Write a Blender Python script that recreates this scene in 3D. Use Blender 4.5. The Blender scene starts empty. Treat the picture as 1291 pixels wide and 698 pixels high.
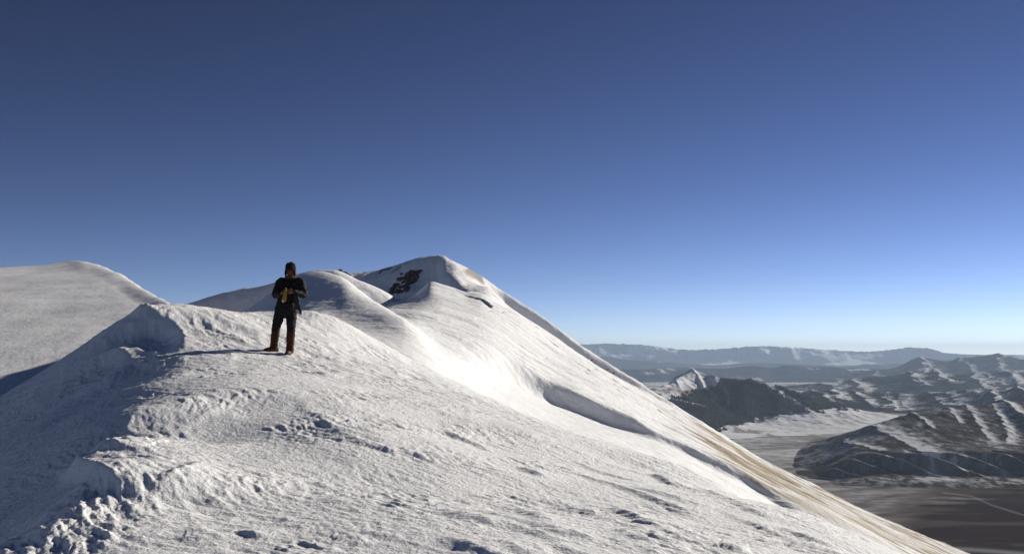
import bpy, bmesh, math, random
import numpy as np
from mathutils import Vector, Matrix

random.seed(7)
S = bpy.context.scene
COL = S.collection

# ------------------------------------------------------------------ camera and survey helpers
FPX = 1267.0                       # focal length of the photograph in its own pixels (1291 wide)
CX, CY = 645.5, 349.0
HOR = 447.0                        # image row of the true horizontal
PITCH = math.atan((HOR - CY) / FPX)
SUN_AZ, SUN_EL = math.radians(52.0), math.radians(20.0)   # azimuth clockwise from +Y (view direction)
CP, SP = math.cos(PITCH), math.sin(PITCH)

def ray(px, py):
    """world direction for a photograph pixel, scaled so that its Y (depth) is 1"""
    u = (np.asarray(px, float) - CX) / FPX
    v = (CY - np.asarray(py, float)) / FPX
    y = CP - v * SP
    return u / y, (SP + v * CP) / y          # x and z per metre of depth

def at(px, py, d):
    a, b = ray(px, py)
    return np.stack([a * d, np.broadcast_to(d, a.shape).astype(float), b * d], -1)

# ------------------------------------------------------------------ noise
_r = np.random.RandomState(11)
PERM = np.concatenate([_r.permutation(512)] * 3)
_ang = _r.rand(512) * 2 * np.pi
GX, GY = np.cos(_ang), np.sin(_ang)

def perlin(x, y, seed=0):
    x = x + seed * 17.31; y = y - seed * 9.77
    xi = np.floor(x).astype(np.int64); yi = np.floor(y).astype(np.int64)
    xf = x - xi; yf = y - yi
    u = xf * xf * xf * (xf * (xf * 6 - 15) + 10); v = yf * yf * yf * (yf * (yf * 6 - 15) + 10)
    def g(ix, iy, dx, dy):
        h = PERM[PERM[ix & 511] + (iy & 511)]
        return GX[h] * dx + GY[h] * dy
    n00 = g(xi, yi, xf, yf); n10 = g(xi + 1, yi, xf - 1, yf)
    n01 = g(xi, yi + 1, xf, yf - 1); n11 = g(xi + 1, yi + 1, xf - 1, yf - 1)
    a = n00 + u * (n10 - n00); b = n01 + u * (n11 - n01)
    return (a + v * (b - a)) * 1.5

def fbm(x, y, oct=4, seed=0, gain=0.5, lac=2.03):
    s = 0; a = 1.0; f = 1.0
    for o in range(oct):
        s = s + a * perlin(x * f, y * f, seed + o * 3); a *= gain; f *= lac
    return s

def ridged(x, y, oct=4, seed=0, gain=0.5):
    s = 0; a = 1.0; f = 1.0
    for o in range(oct):
        s = s + a * (1 - np.abs(perlin(x * f, y * f, seed + o * 5)) * 2); a *= gain; f *= 2.07
    return s

def sstep(a, b, x):
    t = np.clip((x - a) / (b - a), 0, 1)
    return t * t * (3 - 2 * t)

def rot(x, y, deg):
    c, s = math.cos(math.radians(deg)), math.sin(math.radians(deg))
    return x * c + y * s, -x * s + y * c

# ------------------------------------------------------------------ mesh helpers
def grid_mesh(name, P, mat, color=None, wrap=False, kind='structure', smooth=True):
    R, C = P.shape[:2]
    me = bpy.data.meshes.new(name)
    me.vertices.add(R * C)
    me.vertices.foreach_set('co', P.reshape(-1).astype(np.float32))
    idx = np.arange(R * C).reshape(R, C)
    if wrap:
        idx = np.concatenate([idx, idx[:, :1]], 1)
    q = np.stack([idx[:-1, :-1], idx[:-1, 1:], idx[1:, 1:], idx[1:, :-1]], -1).reshape(-1, 4)
    n = len(q)
    me.loops.add(n * 4); me.loops.foreach_set('vertex_index', q.reshape(-1).astype(np.int32))
    me.polygons.add(n)
    me.polygons.foreach_set('loop_start', (np.arange(n) * 4).astype(np.int32))
    me.polygons.foreach_set('loop_total', np.full(n, 4, np.int32))
    me.polygons.foreach_set('use_smooth', np.full(n, smooth))
    me.update(calc_edges=True)
    if color is not None:
        ca = me.color_attributes.new('albedo', 'FLOAT_COLOR', 'POINT')
        c4 = np.ones((R * C, 4), np.float32); c4[:, :3] = color.reshape(-1, 3)
        ca.data.foreach_set('color', c4.reshape(-1))
    me.materials.append(mat)
    o = bpy.data.objects.new(name, me); COL.objects.link(o)
    if kind: o['kind'] = kind
    return o

def polyfield(X, Y, path, a, wf, wn, seed=0, wig=0.0, wigl=1.0, taper=1.0, mod=0.5, crisp=False):
    """height of a wind-carved drift along a path (M,2 in plan): gentle on its left side (wf), steep on its right (wn)"""
    path = np.asarray(path, float)
    out = np.zeros_like(X)
    m = 4 * max(wf, wn) + 1e-6
    sel = (X > path[:, 0].min() - m) & (X < path[:, 0].max() + m) & (Y > path[:, 1].min() - m) & (Y < path[:, 1].max() + m)
    if not sel.any(): return out
    x, y = X[sel], Y[sel]
    L = np.r_[0, np.cumsum(np.hypot(*np.diff(path, axis=0).T))]
    best = np.full(x.shape, 1e9); s = np.zeros_like(x); t = np.zeros_like(x)
    for i in range(len(path) - 1):
        p, q = path[i], path[i + 1]
        d = q - p; l = np.hypot(*d) + 1e-9; d = d / l
        k = np.clip((x - p[0]) * d[0] + (y - p[1]) * d[1], 0, l)
        ex, ey = x - p[0] - k * d[0], y - p[1] - k * d[1]
        dist = np.hypot(ex, ey); side = np.sign(d[0] * ey - d[1] * ex)
        u = dist < best
        best[u] = dist[u]; s[u] = (side * dist)[u]; t[u] = (L[i] + k[u]) / L[-1]
    if wig: s = s + wig * fbm(x / wigl, y / wigl, 3, seed + 40)
    w = np.where(s > 0, wf, wn)
    e = np.clip(np.sin(np.pi * np.clip(t, 0, 1)), 0, 1) ** taper
    e = e * (1 - mod * np.clip(0.5 + fbm(x / (wigl * 1.5), y / (wigl * 1.5), 2, seed + 60), 0, 1))
    r = np.abs(s) / w
    out[sel] = a * e * np.where(s > 0, np.exp(-1.3 * r), np.exp(-r * r)) if crisp else a * e * np.exp(-r * r)
    return out

def densify(pts, n=40):
    pts = np.asarray(pts, float)
    L = np.r_[0, np.cumsum(np.hypot(*np.diff(pts[:, :2], axis=0).T))]
    k = np.linspace(0, L[-1], n)
    out = np.stack([np.interp(k, L, pts[:, j]) for j in range(pts.shape[1])], 1)
    for _ in range(3):
        out[1:-1] = (out[:-2] + 2 * out[1:-1] + out[2:]) / 4
    return out

# ------------------------------------------------------------------ materials
def new_mat(name):
    m = bpy.data.materials.new(name); m.use_nodes = True
    nt = m.node_tree; nt.nodes.clear()
    out = nt.nodes.new('ShaderNodeOutputMaterial')
    b = nt.nodes.new('ShaderNodeBsdfPrincipled')
    nt.links.new(b.outputs[0], out.inputs[0])
    return m, nt, b

def simple(name, col, rough=0.7, noise=0.0, scale=30, bump=0.0, metal=0.0):
    m, nt, b = new_mat(name)
    b.inputs['Roughness'].default_value = rough; b.inputs['Metallic'].default_value = metal
    b.inputs['Specular IOR Level'].default_value = 0.25
    tc = nt.nodes.new('ShaderNodeTexCoord'); n = nt.nodes.new('ShaderNodeTexNoise')
    n.inputs['Scale'].default_value = scale; n.inputs['Detail'].default_value = 4
    nt.links.new(tc.outputs['Object'], n.inputs['Vector'])
    mix = nt.nodes.new('ShaderNodeMix'); mix.data_type = 'RGBA'
    mix.inputs[6].default_value = (*[c * (1 - noise) for c in col], 1)
    mix.inputs[7].default_value = (*[min(1, c * (1 + noise)) for c in col], 1)
    nt.links.new(n.outputs['Fac'], mix.inputs[0]); nt.links.new(mix.outputs[2], b.inputs['Base Color'])
    if bump:
        bp = nt.nodes.new('ShaderNodeBump'); bp.inputs['Strength'].default_value = bump; bp.inputs['Distance'].default_value = 0.01
        nt.links.new(n.outputs['Fac'], bp.inputs['Height']); nt.links.new(bp.outputs[0], b.inputs['Normal'])
    return m

def terrain_mat(name, scales, dist, strength=0.6, rough=0.75, spec=0.15):
    """albedo attribute with fine noise, bump from object-space noise at the given scales (1/m)"""
    m, nt, b = new_mat(name)
    b.inputs['Roughness'].default_value = rough; b.inputs['Specular IOR Level'].default_value = spec
    at_ = nt.nodes.new('ShaderNodeAttribute'); at_.attribute_name = 'albedo'
    tc = nt.nodes.new('ShaderNodeTexCoord')
    hs = []
    for sc, amp in scales:
        n = nt.nodes.new('ShaderNodeTexNoise'); n.inputs['Scale'].default_value = sc; n.inputs['Detail'].default_value = 5
        n.inputs['Roughness'].default_value = 0.6
        nt.links.new(tc.outputs['Object'], n.inputs['Vector'])
        mu = nt.nodes.new('ShaderNodeMath'); mu.operation = 'MULTIPLY'; mu.inputs[1].default_value = amp
        nt.links.new(n.outputs['Fac'], mu.inputs[0]); hs.append(mu)
    h = hs[0]
    for o in hs[1:]:
        ad = nt.nodes.new('ShaderNodeMath'); ad.operation = 'ADD'
        nt.links.new(h.outputs[0], ad.inputs[0]); nt.links.new(o.outputs[0], ad.inputs[1]); h = ad
    bp = nt.nodes.new('ShaderNodeBump'); bp.inputs['Strength'].default_value = strength; bp.inputs['Distance'].default_value = dist
    nt.links.new(h.outputs[0], bp.inputs['Height']); nt.links.new(bp.outputs[0], b.inputs['Normal'])
    mix = nt.nodes.new('ShaderNodeMix'); mix.data_type = 'RGBA'; mix.blend_type = 'MULTIPLY'; mix.inputs[0].default_value = 1
    mr = nt.nodes.new('ShaderNodeMapRange'); mr.inputs[1].default_value = 0.3; mr.inputs[2].default_value = 0.7
    mr.inputs[3].default_value = 0.92; mr.inputs[4].default_value = 1.04
    nt.links.new(hs[-1].inputs[0].links[0].from_socket, mr.inputs[0])
    nt.links.new(at_.outputs['Color'], mix.inputs[6]); nt.links.new(mr.outputs[0], mix.inputs[7])
    nt.links.new(mix.outputs[2], b.inputs['Base Color'])
    return m

SNOW = np.array([0.84, 0.85, 0.88])
M_near = terrain_mat('windblown_snow', [(6.0, 0.4), (26.0, 0.7)], 0.04, 0.7)
M_mid = terrain_mat('smooth_snow', [(0.8, 1.0), (3.0, 0.3)], 0.22, 0.5)
M_mtn = terrain_mat('mountain_snow', [(0.12, 1.0), (0.6, 0.5)], 1.2, 0.5, spec=0.05)
M_far = terrain_mat('distant_ground', [(0.006, 1.0), (0.02, 0.5)], 10.0, 0.5, rough=1.0, spec=0.0)

# ------------------------------------------------------------------ the near ridge (thin-plate surface through surveyed points)
ctrl_px = [
 (645,697,6.4),(350,697,6.2),(200,697,6.3),(90,697,6.4),(900,697,7.2),(1130,697,9.5),
 (60,660,7.0),(100,612,8.2),(140,565,10),(150,520,12),(165,490,15),(140,467,18.6),(165,440,20.0),(200,425,20.6),(126,454,19.9),(232,440,18.8),(188,388,21.6),(240,384,23),
 (250,640,7.6),(300,590,9.3),(260,560,10.9),(350,545,11.2),(300,510,12.7),(380,500,13.2),(450,540,11.3),
 (250,470,16),(330,450,18.7),(366,447,19.6),(450,470,18),(500,500,16),(600,560,12.5),(500,600,9.6),(700,620,10),(800,640,10),(900,650,10),
 (700,560,14),(800,590,14),(620,505,21),
 (300,393,24),(350,395,25),(410,396,25.5),(455,427,25),(500,455,24),(560,480,23),(700,535,19),(780,562,17),(860,590,15),(1000,645,12),
 (130,418,21.5),(60,467,21.5),(0,502,21.5),(-100,570,21.5),
 (50,570,13),(0,610,12),(50,625,10),(0,697,8),(0,655,9.5),(90,520,16),(60,530,16)]
ctrl_w = [
 (7,9,-3.9),(14,9,-8),(5,15,-3.2),(12,15,-7),(4,19,-3.0),(10,19,-6.3),(1.5,25,-2.3),(6,25,-4.6),(12,25,-8),
 (-5,30,-.3),(-5,36,-2.4),(-8,30,0),(-8,38,-2.4),(0,32,-3),(0,40,-5),(-8,26,.7),
 (-12,10,-6.0),(-14,16,-6),(-18,21.5,-5.6),(-8,4,-4),(-4.5,3,-2.4),(-12,3,-7),(0,0,-1.55),(0,-6,-2.2),(-3,0,-1.9),(-8,-5,-5),
 (4,0,-2.9),(10,0,-6),(8,-6,-5.5),(-22,10,-12.5),(20,9,-12),(20,20,-12.5),(20,-5,-12),(-11,30,-1.4),(-17,30,-5),(-12,38,-4)]
cp_ = np.array(ctrl_px, float)
K = np.concatenate([at(cp_[:, 0], cp_[:, 1], cp_[:, 2]), np.array(ctrl_w, float) + np.array([[0, 0, .0118]]) * np.array(ctrl_w, float)[:, 1:2]])

def tps_fit(K, lam=0.004):
    n = len(K); d2 = ((K[:, None, :2] - K[None, :, :2]) ** 2).sum(-1)
    A = 0.5 * d2 * np.log(d2 + 1e-12) + lam * np.eye(n)
    Pm = np.c_[np.ones(n), K[:, :2]]
    M = np.block([[A, Pm], [Pm.T, np.zeros((3, 3))]])
    return np.linalg.solve(M, np.r_[K[:, 2], 0, 0, 0])
W = tps_fit(K)
def base_near(x, y):
    z = W[-3] + W[-2] * x + W[-1] * y
    for (kx, ky, _), w in zip(K, W):
        d2 = (x - kx) ** 2 + (y - ky) ** 2
        z = z + w * 0.5 * d2 * np.log(d2 + 1e-12)
    return z

def hit_near(px, py):
    """where the line of sight of a photograph pixel meets the bare near ridge"""
    a, b = ray(px, py)
    d = np.geomspace(3.0, 32, 1500)[:, None]
    z = base_near(a * d, d + 0 * a)
    below = (b * d) < z
    i = np.argmax(below, 0); i[~below.any(0)] = len(d) - 1
    dd = d[i, 0]
    return np.stack([a * dd, dd], 1)

def px_path(pts, n=30):
    p = densify(pts, n)
    return hit_near(p[:, 0], p[:, 1])

# (points in the photograph, height m, far-side width, near-side width)
DRIFTS = [
 ([(372,498),(398,522),(430,545),(470,563),(520,574),(580,580),(645,594)], .095, .45, .12),
 ([(515,532),(560,543),(600,560),(628,573)], .11, .5, .10),
 ([(618,631),(655,638),(682,654),(707,672)], .14, .6, .14),
 ([(700,588),(740,603),(800,623),(842,640),(892,663)], .10, .6, .10),
 ([(762,639),(800,654),(832,669)], .12, .5, .09),
 ([(822,598),(852,611)], .10, .5, .10),
 ([(930,638),(978,658)], .10, .5, .09),
 ([(650,591),(692,606)], .10, .4, .08),
 ([(900,690),(950,700)], .10, .4, .08),
 ([(985,668),(1050,690)], .10, .4, .08),
 ([(392,468),(410,472),(432,474)], .16, .4, .12),
 ([(212,548),(250,527),(285,508),(330,492),(372,498)], .04, .12, .08),
 ([(128,569),(170,571),(210,568)], .15, .6, .10),
 ([(80,588),(120,597),(148,610),(186,631)], .26, .8, .10),
 ([(255,590),(248,600),(225,607),(190,622)], .12, .35, .12),
 ([(70,640),(95,648),(130,650)], .12, .4, .08),
 ([(40,668),(60,668),(80,667)], .12, .4, .08),
 ([(225,678),(265,676),(290,673)], .05, .3, .05),
 ([(300,668),(322,672),(335,676)], .06, .2, .05),
 ([(160,412),(185,405),(215,410),(232,428),(236,440)], .34, 1.0, .22),
 ([(185,388),(178,393),(168,401)], .25, .7, .3),
 ([(110,467),(125,452),(150,447),(172,455)], .30, .8, .3),
 ([(95,492),(130,484),(160,466),(190,455),(240,452)], .22, .7, .35),
 ([(140,498),(180,488),(240,470),(300,463)], .14, .6, .35),
 ([(282,424),(300,430),(318,431)], .12, .5, .2),
 ([(240,408),(300,412),(340,420)], .10, .7, .25),
 ([(205,512),(260,500),(330,487)], .10, .8, .3),
]
_rd = random.Random(12)
for _k in range(20):      # long low drift edges running with the wind over the open slope
    _u, _v = _rd.uniform(470, 1000), _rd.uniform(545, 690)
    _l = _rd.uniform(70, 190); _s = _rd.uniform(.26, .42)
    if _v > 0.40 * (_u - 455) + 440 and _v + _s * _l > 0.40 * (_u + _l - 455) + 440:
        DRIFTS.append(([(_u, _v), (_u + _l * .35, _v + _s * _l * .35 + _rd.uniform(-3, 3)), (_u + _l * .7, _v + _s * _l * .7 + _rd.uniform(-3, 3)), (_u + _l, _v + _s * _l)], _rd.uniform(.05, .085), .45, .09))
def near_height(X, Y, detail=True):
    z = base_near(X, Y)
    for i, (pts, a, wf, wn) in enumerate(DRIFTS):
        z = z + polyfield(X, Y, px_path(pts), a * (.40 if i not in (9 + 4, 14, 18, 19, 20, 21, 22) else .6), wf * .9, wn * .9, seed=i, wig=0.025, wigl=0.8, mod=0.12, taper=0.8, crisp=True)
    if detail:
        # gentle undulation, fine carved ripples elongated along the wind, crusty lumps in patches
        z = z + 0.045 * fbm(X / 2.4, Y / 2.4, 3, 1)
        u, v = rot(X, Y, -42)
        wu, wv = u + 0.22 * perlin(X * .9, Y * .9, 5), v + 0.22 * perlin(X * .9, Y * .9, 6)
        pat = sstep(-0.15, 0.55, fbm(X / 1.5, Y / 1.5, 3, 21))
        pat2 = sstep(-0.1, 0.5, fbm(X / 1.1 + 7, Y / 1.1, 3, 24))
        # low wind-carved ribs, then fine crust, both fading out over smooth patches
        z = z + (0.002 + 0.012 * pat) * np.maximum(ridged(wu / 1.1, wv / 0.24, 2, 31) - 0.35, 0)
        z = z + 0.008 * pat2 * ridged(wu / 0.34, wv / 0.15, 2, 35)
        z = z + (0.0058 + 0.005 * pat) * fbm(wu / 0.15, wv / 0.085, 3, 33)
        # rough, broken crust along the left edge of the crest
        edge = sstep(1.2, 0.1, np.abs(X + 3.1 + (Y - 7) * 0.27)) * sstep(19, 8, Y)
        z = z + edge * (0.012 * ridged(wu / 0.8, wv / 0.28, 3, 41) - 0.02)
        mid = np.exp(-((X + 2.0) / 1.0) ** 2 - ((Y - 12.0) / 1.8) ** 2)
        z = z + mid * 0.006 * ridged(X / 0.25, Y / 0.32, 3, 43)
        far = sstep(15, 19, Y)
        z = z - 0.045 * far + far * 0.022 * ridged(wu / 1.0, wv / 0.45, 2, 45)
    return z

az_d = np.radians(np.linspace(-33, 33, 1250))
az_o = np.radians(np.concatenate([np.linspace(34, 180, 60), np.linspace(-179, -34, 60)]))
az = np.concatenate([az_d, az_o])
rr = np.concatenate([np.linspace(0.25, 4.5, 14)[:-1], np.geomspace(4.5, 34, 640), np.linspace(34.5, 60, 20)])
RR, AZ = np.meshgrid(rr, az, indexing='ij')
X, Y = RR * np.sin(AZ), RR * np.cos(AZ)
Z = near_height(X, Y)
NEAR = (X, Y, Z)
colr = np.broadcast_to(SNOW, X.shape + (3,)).copy()
grid_mesh('snow_ridge', np.stack([X, Y, Z], -1), M_near, colr, wrap=True)

# ------------------------------------------------------------------ lofted slopes behind
def rowval(pts, px, smooth=7):
    if np.isscalar(pts): return np.full(px.shape, float(pts))
    if isinstance(pts, np.ndarray) and pts.ndim == 1:
        v = pts
    else:
        pts = np.asarray(pts, float)
        xx, yy = pts[:, 0], pts[:, 1]
        s0 = (yy[1] - yy[0]) / (xx[1] - xx[0]); s1 = (yy[-1] - yy[-2]) / (xx[-1] - xx[-2])
        xx = np.r_[xx[0] - 2000, xx, xx[-1] + 2000]; yy = np.r_[yy[0] - 2000 * s0, yy, yy[-1] + 2000 * s1]
        v = pchip(xx, yy[:, None], px)[:, 0]
    if smooth > 1:
        dx = px[1] - px[0]; n = int(round(smooth / dx)) | 1
        if n > 1:
            k = np.hanning(n + 2)[1:-1]; k /= k.sum()
            v = np.convolve(np.pad(v, n // 2, 'reflect', reflect_type='odd'), k, 'valid')
    return v

def pchip(t, V, tq):
    """monotone cubic along axis 0; V is (R, C)"""
    R = len(t); h = np.diff(t)[:, None]; d = np.diff(V, axis=0) / h
    m = np.zeros_like(V)
    for i in range(1, R - 1):
        same = d[i - 1] * d[i] > 0
        w1 = 2 * h[i] + h[i - 1]; w2 = h[i] + 2 * h[i - 1]
        with np.errstate(divide='ignore', invalid='ignore'):
            hm = (w1 + w2) / (w1 / d[i - 1] + w2 / d[i])
        m[i] = np.where(same, hm, 0)
    m[0], m[-1] = d[0], d[-1]
    k = np.clip(np.searchsorted(t, tq, 'right') - 1, 0, R - 2)
    hh = (t[k + 1] - t[k])[:, None]; s = ((tq - t[k]) / (t[k + 1] - t[k]))[:, None]
    return ((1 + 2 * s) * (1 - s) ** 2 * V[k] + s * (1 - s) ** 2 * hh * m[k]
            + s * s * (3 - 2 * s) * V[k + 1] + s * s * (s - 1) * hh * m[k + 1])

def loft(rows, px, segs, smooth=7):
    """rows: (photo rows as (px,py) list, depth as number or (px,depth) list). Returns (x, y, z) grids"""
    D, Zr = [], []
    for r in rows:
        py = rowval(r[0], px, r[2] if len(r) > 2 else smooth); d = rowval(r[1], px, 50)
        a, b = ray(px, py)
        D.append(d); Zr.append(b * d)
    D = np.array(D); Zr = np.array(Zr); t = np.arange(len(rows), dtype=float)
    tq = np.concatenate([np.linspace(i, i + 1, n, endpoint=False) for i, n in enumerate(segs)] + [[len(rows) - 1.0]])
    Dq = pchip(t, D, tq); Zq = pchip(t, Zr, tq)
    a, _ = ray(px, np.full(px.shape, HOR))
    return a[None, :] * Dq, Dq, Zq

def project(x, y, z):
    zc = y * CP + z * SP
    return CX + FPX * x / zc, CY - FPX * (z * CP - y * SP) / zc

def path_on(G, pts, n=50, rows=None):
    """plan path on a lofted surface: for each photo point the nearest visible grid vertex"""
    x, y, z = G
    P, Q = project(x, y, z)
    p = densify(pts, n); out = []
    rlo, rhi = rows if rows else (0, x.shape[0])
    px_row = P[0]
    for u, v in p:
        j = int(np.argmin(np.abs(px_row - u))); q = Q[rlo:rhi, j]
        i = rlo + int(np.argmin(np.abs(q - v)))
        out.append((x[i, j], y[i, j]))
    out = np.array(out)
    for _ in range(10): out[1:-1] = (out[:-2] + 2 * out[1:-1] + out[2:]) / 4
    return out

def add_ribs(G, ribs, wig=0.0, wigl=1.0, seed=0, rows=None, G0=None):
    x, y, z = G
    dz = np.zeros_like(z)
    for i, (pts, a, wf, wn) in enumerate(ribs):
        dz += polyfield(x, y, path_on(G0 or G, pts, rows=rows), a, wf, wn, seed=seed + i, wig=wig, wigl=wigl, mod=0.2, taper=0.5)
    return x, y, z + dz

def white(x): return np.broadcast_to(SNOW, x.shape + (3,)).copy()
def mixc(c, col, m): return c * (1 - m[..., None]) + np.asarray(col) * m[..., None]

# smooth dome and the slope running down from it
pxs = np.linspace(-200, 1500, 1500)
dome_sky = [(-200,560),(100,470),(240,425),(300,397),(345,366),(370,351),(385,345),(403,343),(430,350),(450,364),(470,378),(500,397),(520,411),(535,423),
            (548,436),(575,449),(600,461),(625,473),(652,488),(700,513),(760,536),(830,560),(900,595),(960,628),(1100,705),(1500,925)]
dome_mid = [(x, 0.1 * y + 0.9 * b) for (x, y), b in zip(dome_sky, [560,500,470,432,418,408,404,404,414,417,421,429,436,444,453,465,477,490,503,526,548,575,608,640,715,935])]
dome_low = [(-200,620),(200,470),(400,445),(455,455),(520,490),(620,535),(860,630),(1150,760),(1500,930)]
G = loft([(dome_low, 33, 150), (dome_mid, [(-200,61),(300,61),(385,61),(450,55),(540,47),(575,50),(650,61),(1500,61)], 70), (dome_sky, [(-200,88),(300,88),(385,88),(450,76),(540,60),(575,64),(650,86),(700,88),(1500,88)], 24), ([(x, y + 18) for x, y in dome_sky], 108, 40), ([(x, y + 60) for x, y in dome_sky], 140, 40)],
         pxs, [110, 200, 40, 20])
x, y, z = G
u, v = rot(x, y, -35)
z = z + 0.10 * fbm(x / 9, y / 9, 4, 3) + 0.05 * ridged(u / 5, v / 1.6, 3, 9) * sstep(0, 18, x + 6)
z = z + 0.02 * fbm(u / 1.2, v / 0.7, 3, 13)
grid_mesh('snow_dome', np.stack([x, y, z], -1), M_mid, white(x))

# great right-hand slope with its gullies
band_top = [(-200,520),(300,440),(440,402),(480,396),(520,398),(560,408),(600,422),(620,431),(660,456),(690,474),(740,497),(790,523),(830,545),(900,578),(960,612),(1100,686),(1500,900)]
slope_sky = [(-200,560),(300,440),(420,410),(455,398),(480,388),(492,382),(502,378),(512,377),(524,372),(532,364),(543,356),(560,361),(575,366),(590,371),(605,372),(625,383),(660,403),(700,430),
             (760,467),(850,518),(900,548),(960,584),(1100,655),(1210,704),(1500,850)]
low = [(x, y + 45) for x, y in dome_sky]
mid = [(x, 0.5 * np.interp(x, *np.array(band_top).T) + 0.5 * np.interp(x, *np.array(slope_sky).T)) for x in range(-200, 1501, 20)]
bt = np.array(band_top, float)
foot = [(x, np.interp(x, *np.array(dome_sky).T) + np.interp(x, [480, 560, 620, 660, 720, 830, 930, 980], [4, 4, 3, 2, 0, -1, 0, 8])) for x in range(-200, 1501, 20)]
G = loft([(low, 100, 60), ([(x, y + 14) for x, y in dome_sky], 128, 40), (foot, [(-200, 140), (560, 140), (600, 146), (640, 162), (680, 170), (720, 171.8), (940, 172.5), (980, 168), (1040, 152), (1100, 148), (1500, 148)], 16),
          (band_top, 176, 12), ([(x, y - 3) for x, y in band_top], 215, 40), (mid, 310, 60), (slope_sky, 420, 6), ([(x, y + 14) for x, y in slope_sky], 470, 20), ([(x, y + 90) for x, y in slope_sky], 560, 30)],
         pxs, [40, 60, 90, 70, 120, 160, 40, 20])
x, y, z = G
u, v = rot(x, y, -12)
z = z + 0.9 * fbm(x / 90, y / 25, 3, 51) + 0.35 * ridged(u / 45, v / 9, 3, 53) * sstep(-40, 10, x) + 0.10 * fbm(x / 6, y / 5, 3, 55)
x, y, z = add_ribs((x, y, z), [
   ([(560,375),(640,412),(720,458),(800,505)], 1.6, 26, 9),
   ([(600,385),(680,425),(760,475),(860,530)], 2.0, 24, 9),
   ([(640,425),(720,470),(800,518),(900,570)], 1.2, 20, 9),
   ([(540,385),(600,410),(650,430)], 0.9, 12, 8)], 1.0, 14.0, 300, rows=(260, 540), G0=G)
P, Q = project(x, y, z)
sky_here = np.interp(P, *np.array(slope_sky).T)
v = v + 8 * fbm(x / 60, y / 45, 4, 73)
streak = fbm(u / 260, v / 10.0, 4, 71) + 0.35 * fbm(u / 90, v / 2.5, 3, 75)
cov = sstep(780, 930, P) * sstep(62, 6, Q - sky_here + 14 * fbm(x / 60, y / 60, 3, 77))
g = sstep(-0.2, 0.5, streak + 1.5 * (cov - 0.62)) * sstep(0.02, 0.3, cov)
g = g * (.35 + .65 * sstep(-.45, .25, fbm(x / 22, y / 30, 4, 89)))
c = mixc(white(x), (0.30, 0.235, 0.135), g * 0.9)
c = mixc(c, (0.13, 0.095, 0.055), 0.75 * g * sstep(0.15, 0.6, fbm(u / 120, v / 5.0, 4, 98)))
dots = sstep(0.55, 0.75, fbm(x / 5, y / 5, 3, 79)) * sstep(640, 700, P) * sstep(26, 6, Q - sky_here) * sstep(900, 800, P)
c = mixc(c, (0.22, 0.15, 0.10), dots * 0.7)
grid_mesh('mountain_slope', np.stack([x, y, z], -1), M_mtn, c)

# summit pyramid
summit_sky = [(-200,560),(300,400),(405,352),(425,346),(440,345),(458,343),(475,341),(490,338),(505,333),(520,329),(535,326),(550,324),(560,326),(567,330),(580,336),(600,348),(625,363),(655,383),
              (690,405),(725,431),(762,457),(805,483),(850,511),(900,542),(960,579),(1030,615),(1100,650),(1210,698),(1500,830)]
s_mid = [(-200,640),(300,450),(400,418),(450,402),(500,390),(530,386),(550,378),(560,369),(567,356),(574,355),(590,361),(612,364),(640,386),(690,420),(762,470),(850,524),(960,592),(1100,662),(1210,708),(1500,850)]
s_low = [(-200,720),(300,520),(400,470),(450,445),(500,424),(540,414),(565,400),(580,386),(588,371),(594,373),(620,395),(690,440),(762,485),(850,540),(960,608),(1100,680),(1210,728),(1500,870)]
s_foot = [(x, np.interp(x, *np.array(summit_sky).T) + np.interp(x, [440, 540, 554, 561, 568, 590, 615, 640, 690, 740, 800, 860, 900, 1300], [20, 30, 27, 15, 10, 8, 8, 21, 22, 17, 10, 6, 6, 5])) for x in range(-200, 1501, 10)]
G = loft([(s_low, [(-200, 520), (540, 520), (600, 410), (1500, 410)], 14), (s_mid, [(-200, 572), (545, 572), (605, 500), (1500, 500)], 4), (s_foot, [(-200, 606), (540, 606), (590, 600), (630, 627), (800, 628), (870, 615), (920, 590), (1000, 580), (1500, 580)], 4), (summit_sky, 640, 5), ([(x, y + 22) for x, y in summit_sky], 740, 30), ([(x, y + 160) for x, y in summit_sky], 1100, 60)],
         pxs, [150, 160, 100, 40, 30], smooth=5)
x, y, z = G
u, v = rot(x, y, -10)
z = z + 1.0 * fbm(x / 110, y / 40, 3, 81) + 0.4 * ridged(u / 60, v / 14, 3, 83) * sstep(-40, 10, x) + 0.5 * fbm(x / 10, y / 14, 4, 85)
P, Q = project(x, y, z)
sky_here = np.interp(P, *np.array(summit_sky).T)
v = v + 11 * fbm(x / 80, y / 60, 4, 93)
streak = fbm(u / 300, v / 13.0, 4, 91) + 0.35 * fbm(u / 110, v / 3.2, 3, 95)
cov = sstep(820, 960, P) * sstep(75, 0, Q - sky_here + 12 * fbm(x / 80, y / 80, 3, 97))
g = sstep(-0.2, 0.45, streak + 1.5 * (cov - 0.68)) * sstep(0.02, 0.3, cov)
g = g * (.35 + .65 * sstep(-.45, .25, fbm(x / 22, y / 30, 4, 89)))
c = mixc(white(x), (0.30, 0.235, 0.135), g * 0.9)
c = mixc(c, (0.13, 0.095, 0.055), 0.75 * g * sstep(0.15, 0.6, fbm(u / 120, v / 5.0, 4, 98)))
top = sstep(575, 590, P) * sstep(640, 610, P) * sstep(9, 2, Q - sky_here) * sstep(-0.2, 0.3, fbm(x / 14, y / 30, 3, 99))
c = mixc(c, (0.25, 0.20, 0.13), top * 0.7)
rim = sstep(10, 3, Q - sky_here) * sstep(455, 470, P) * sstep(520, 490, P) * sstep(0.0, 0.35, fbm(x / 6, y / 12, 3, 103))
c = mixc(c, (0.06, 0.05, 0.05), rim * 0.8)
SUMMIT = (x, y, z)
grid_mesh('mountain_summit', np.stack([x, y, z], -1), M_mtn, c)

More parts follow.
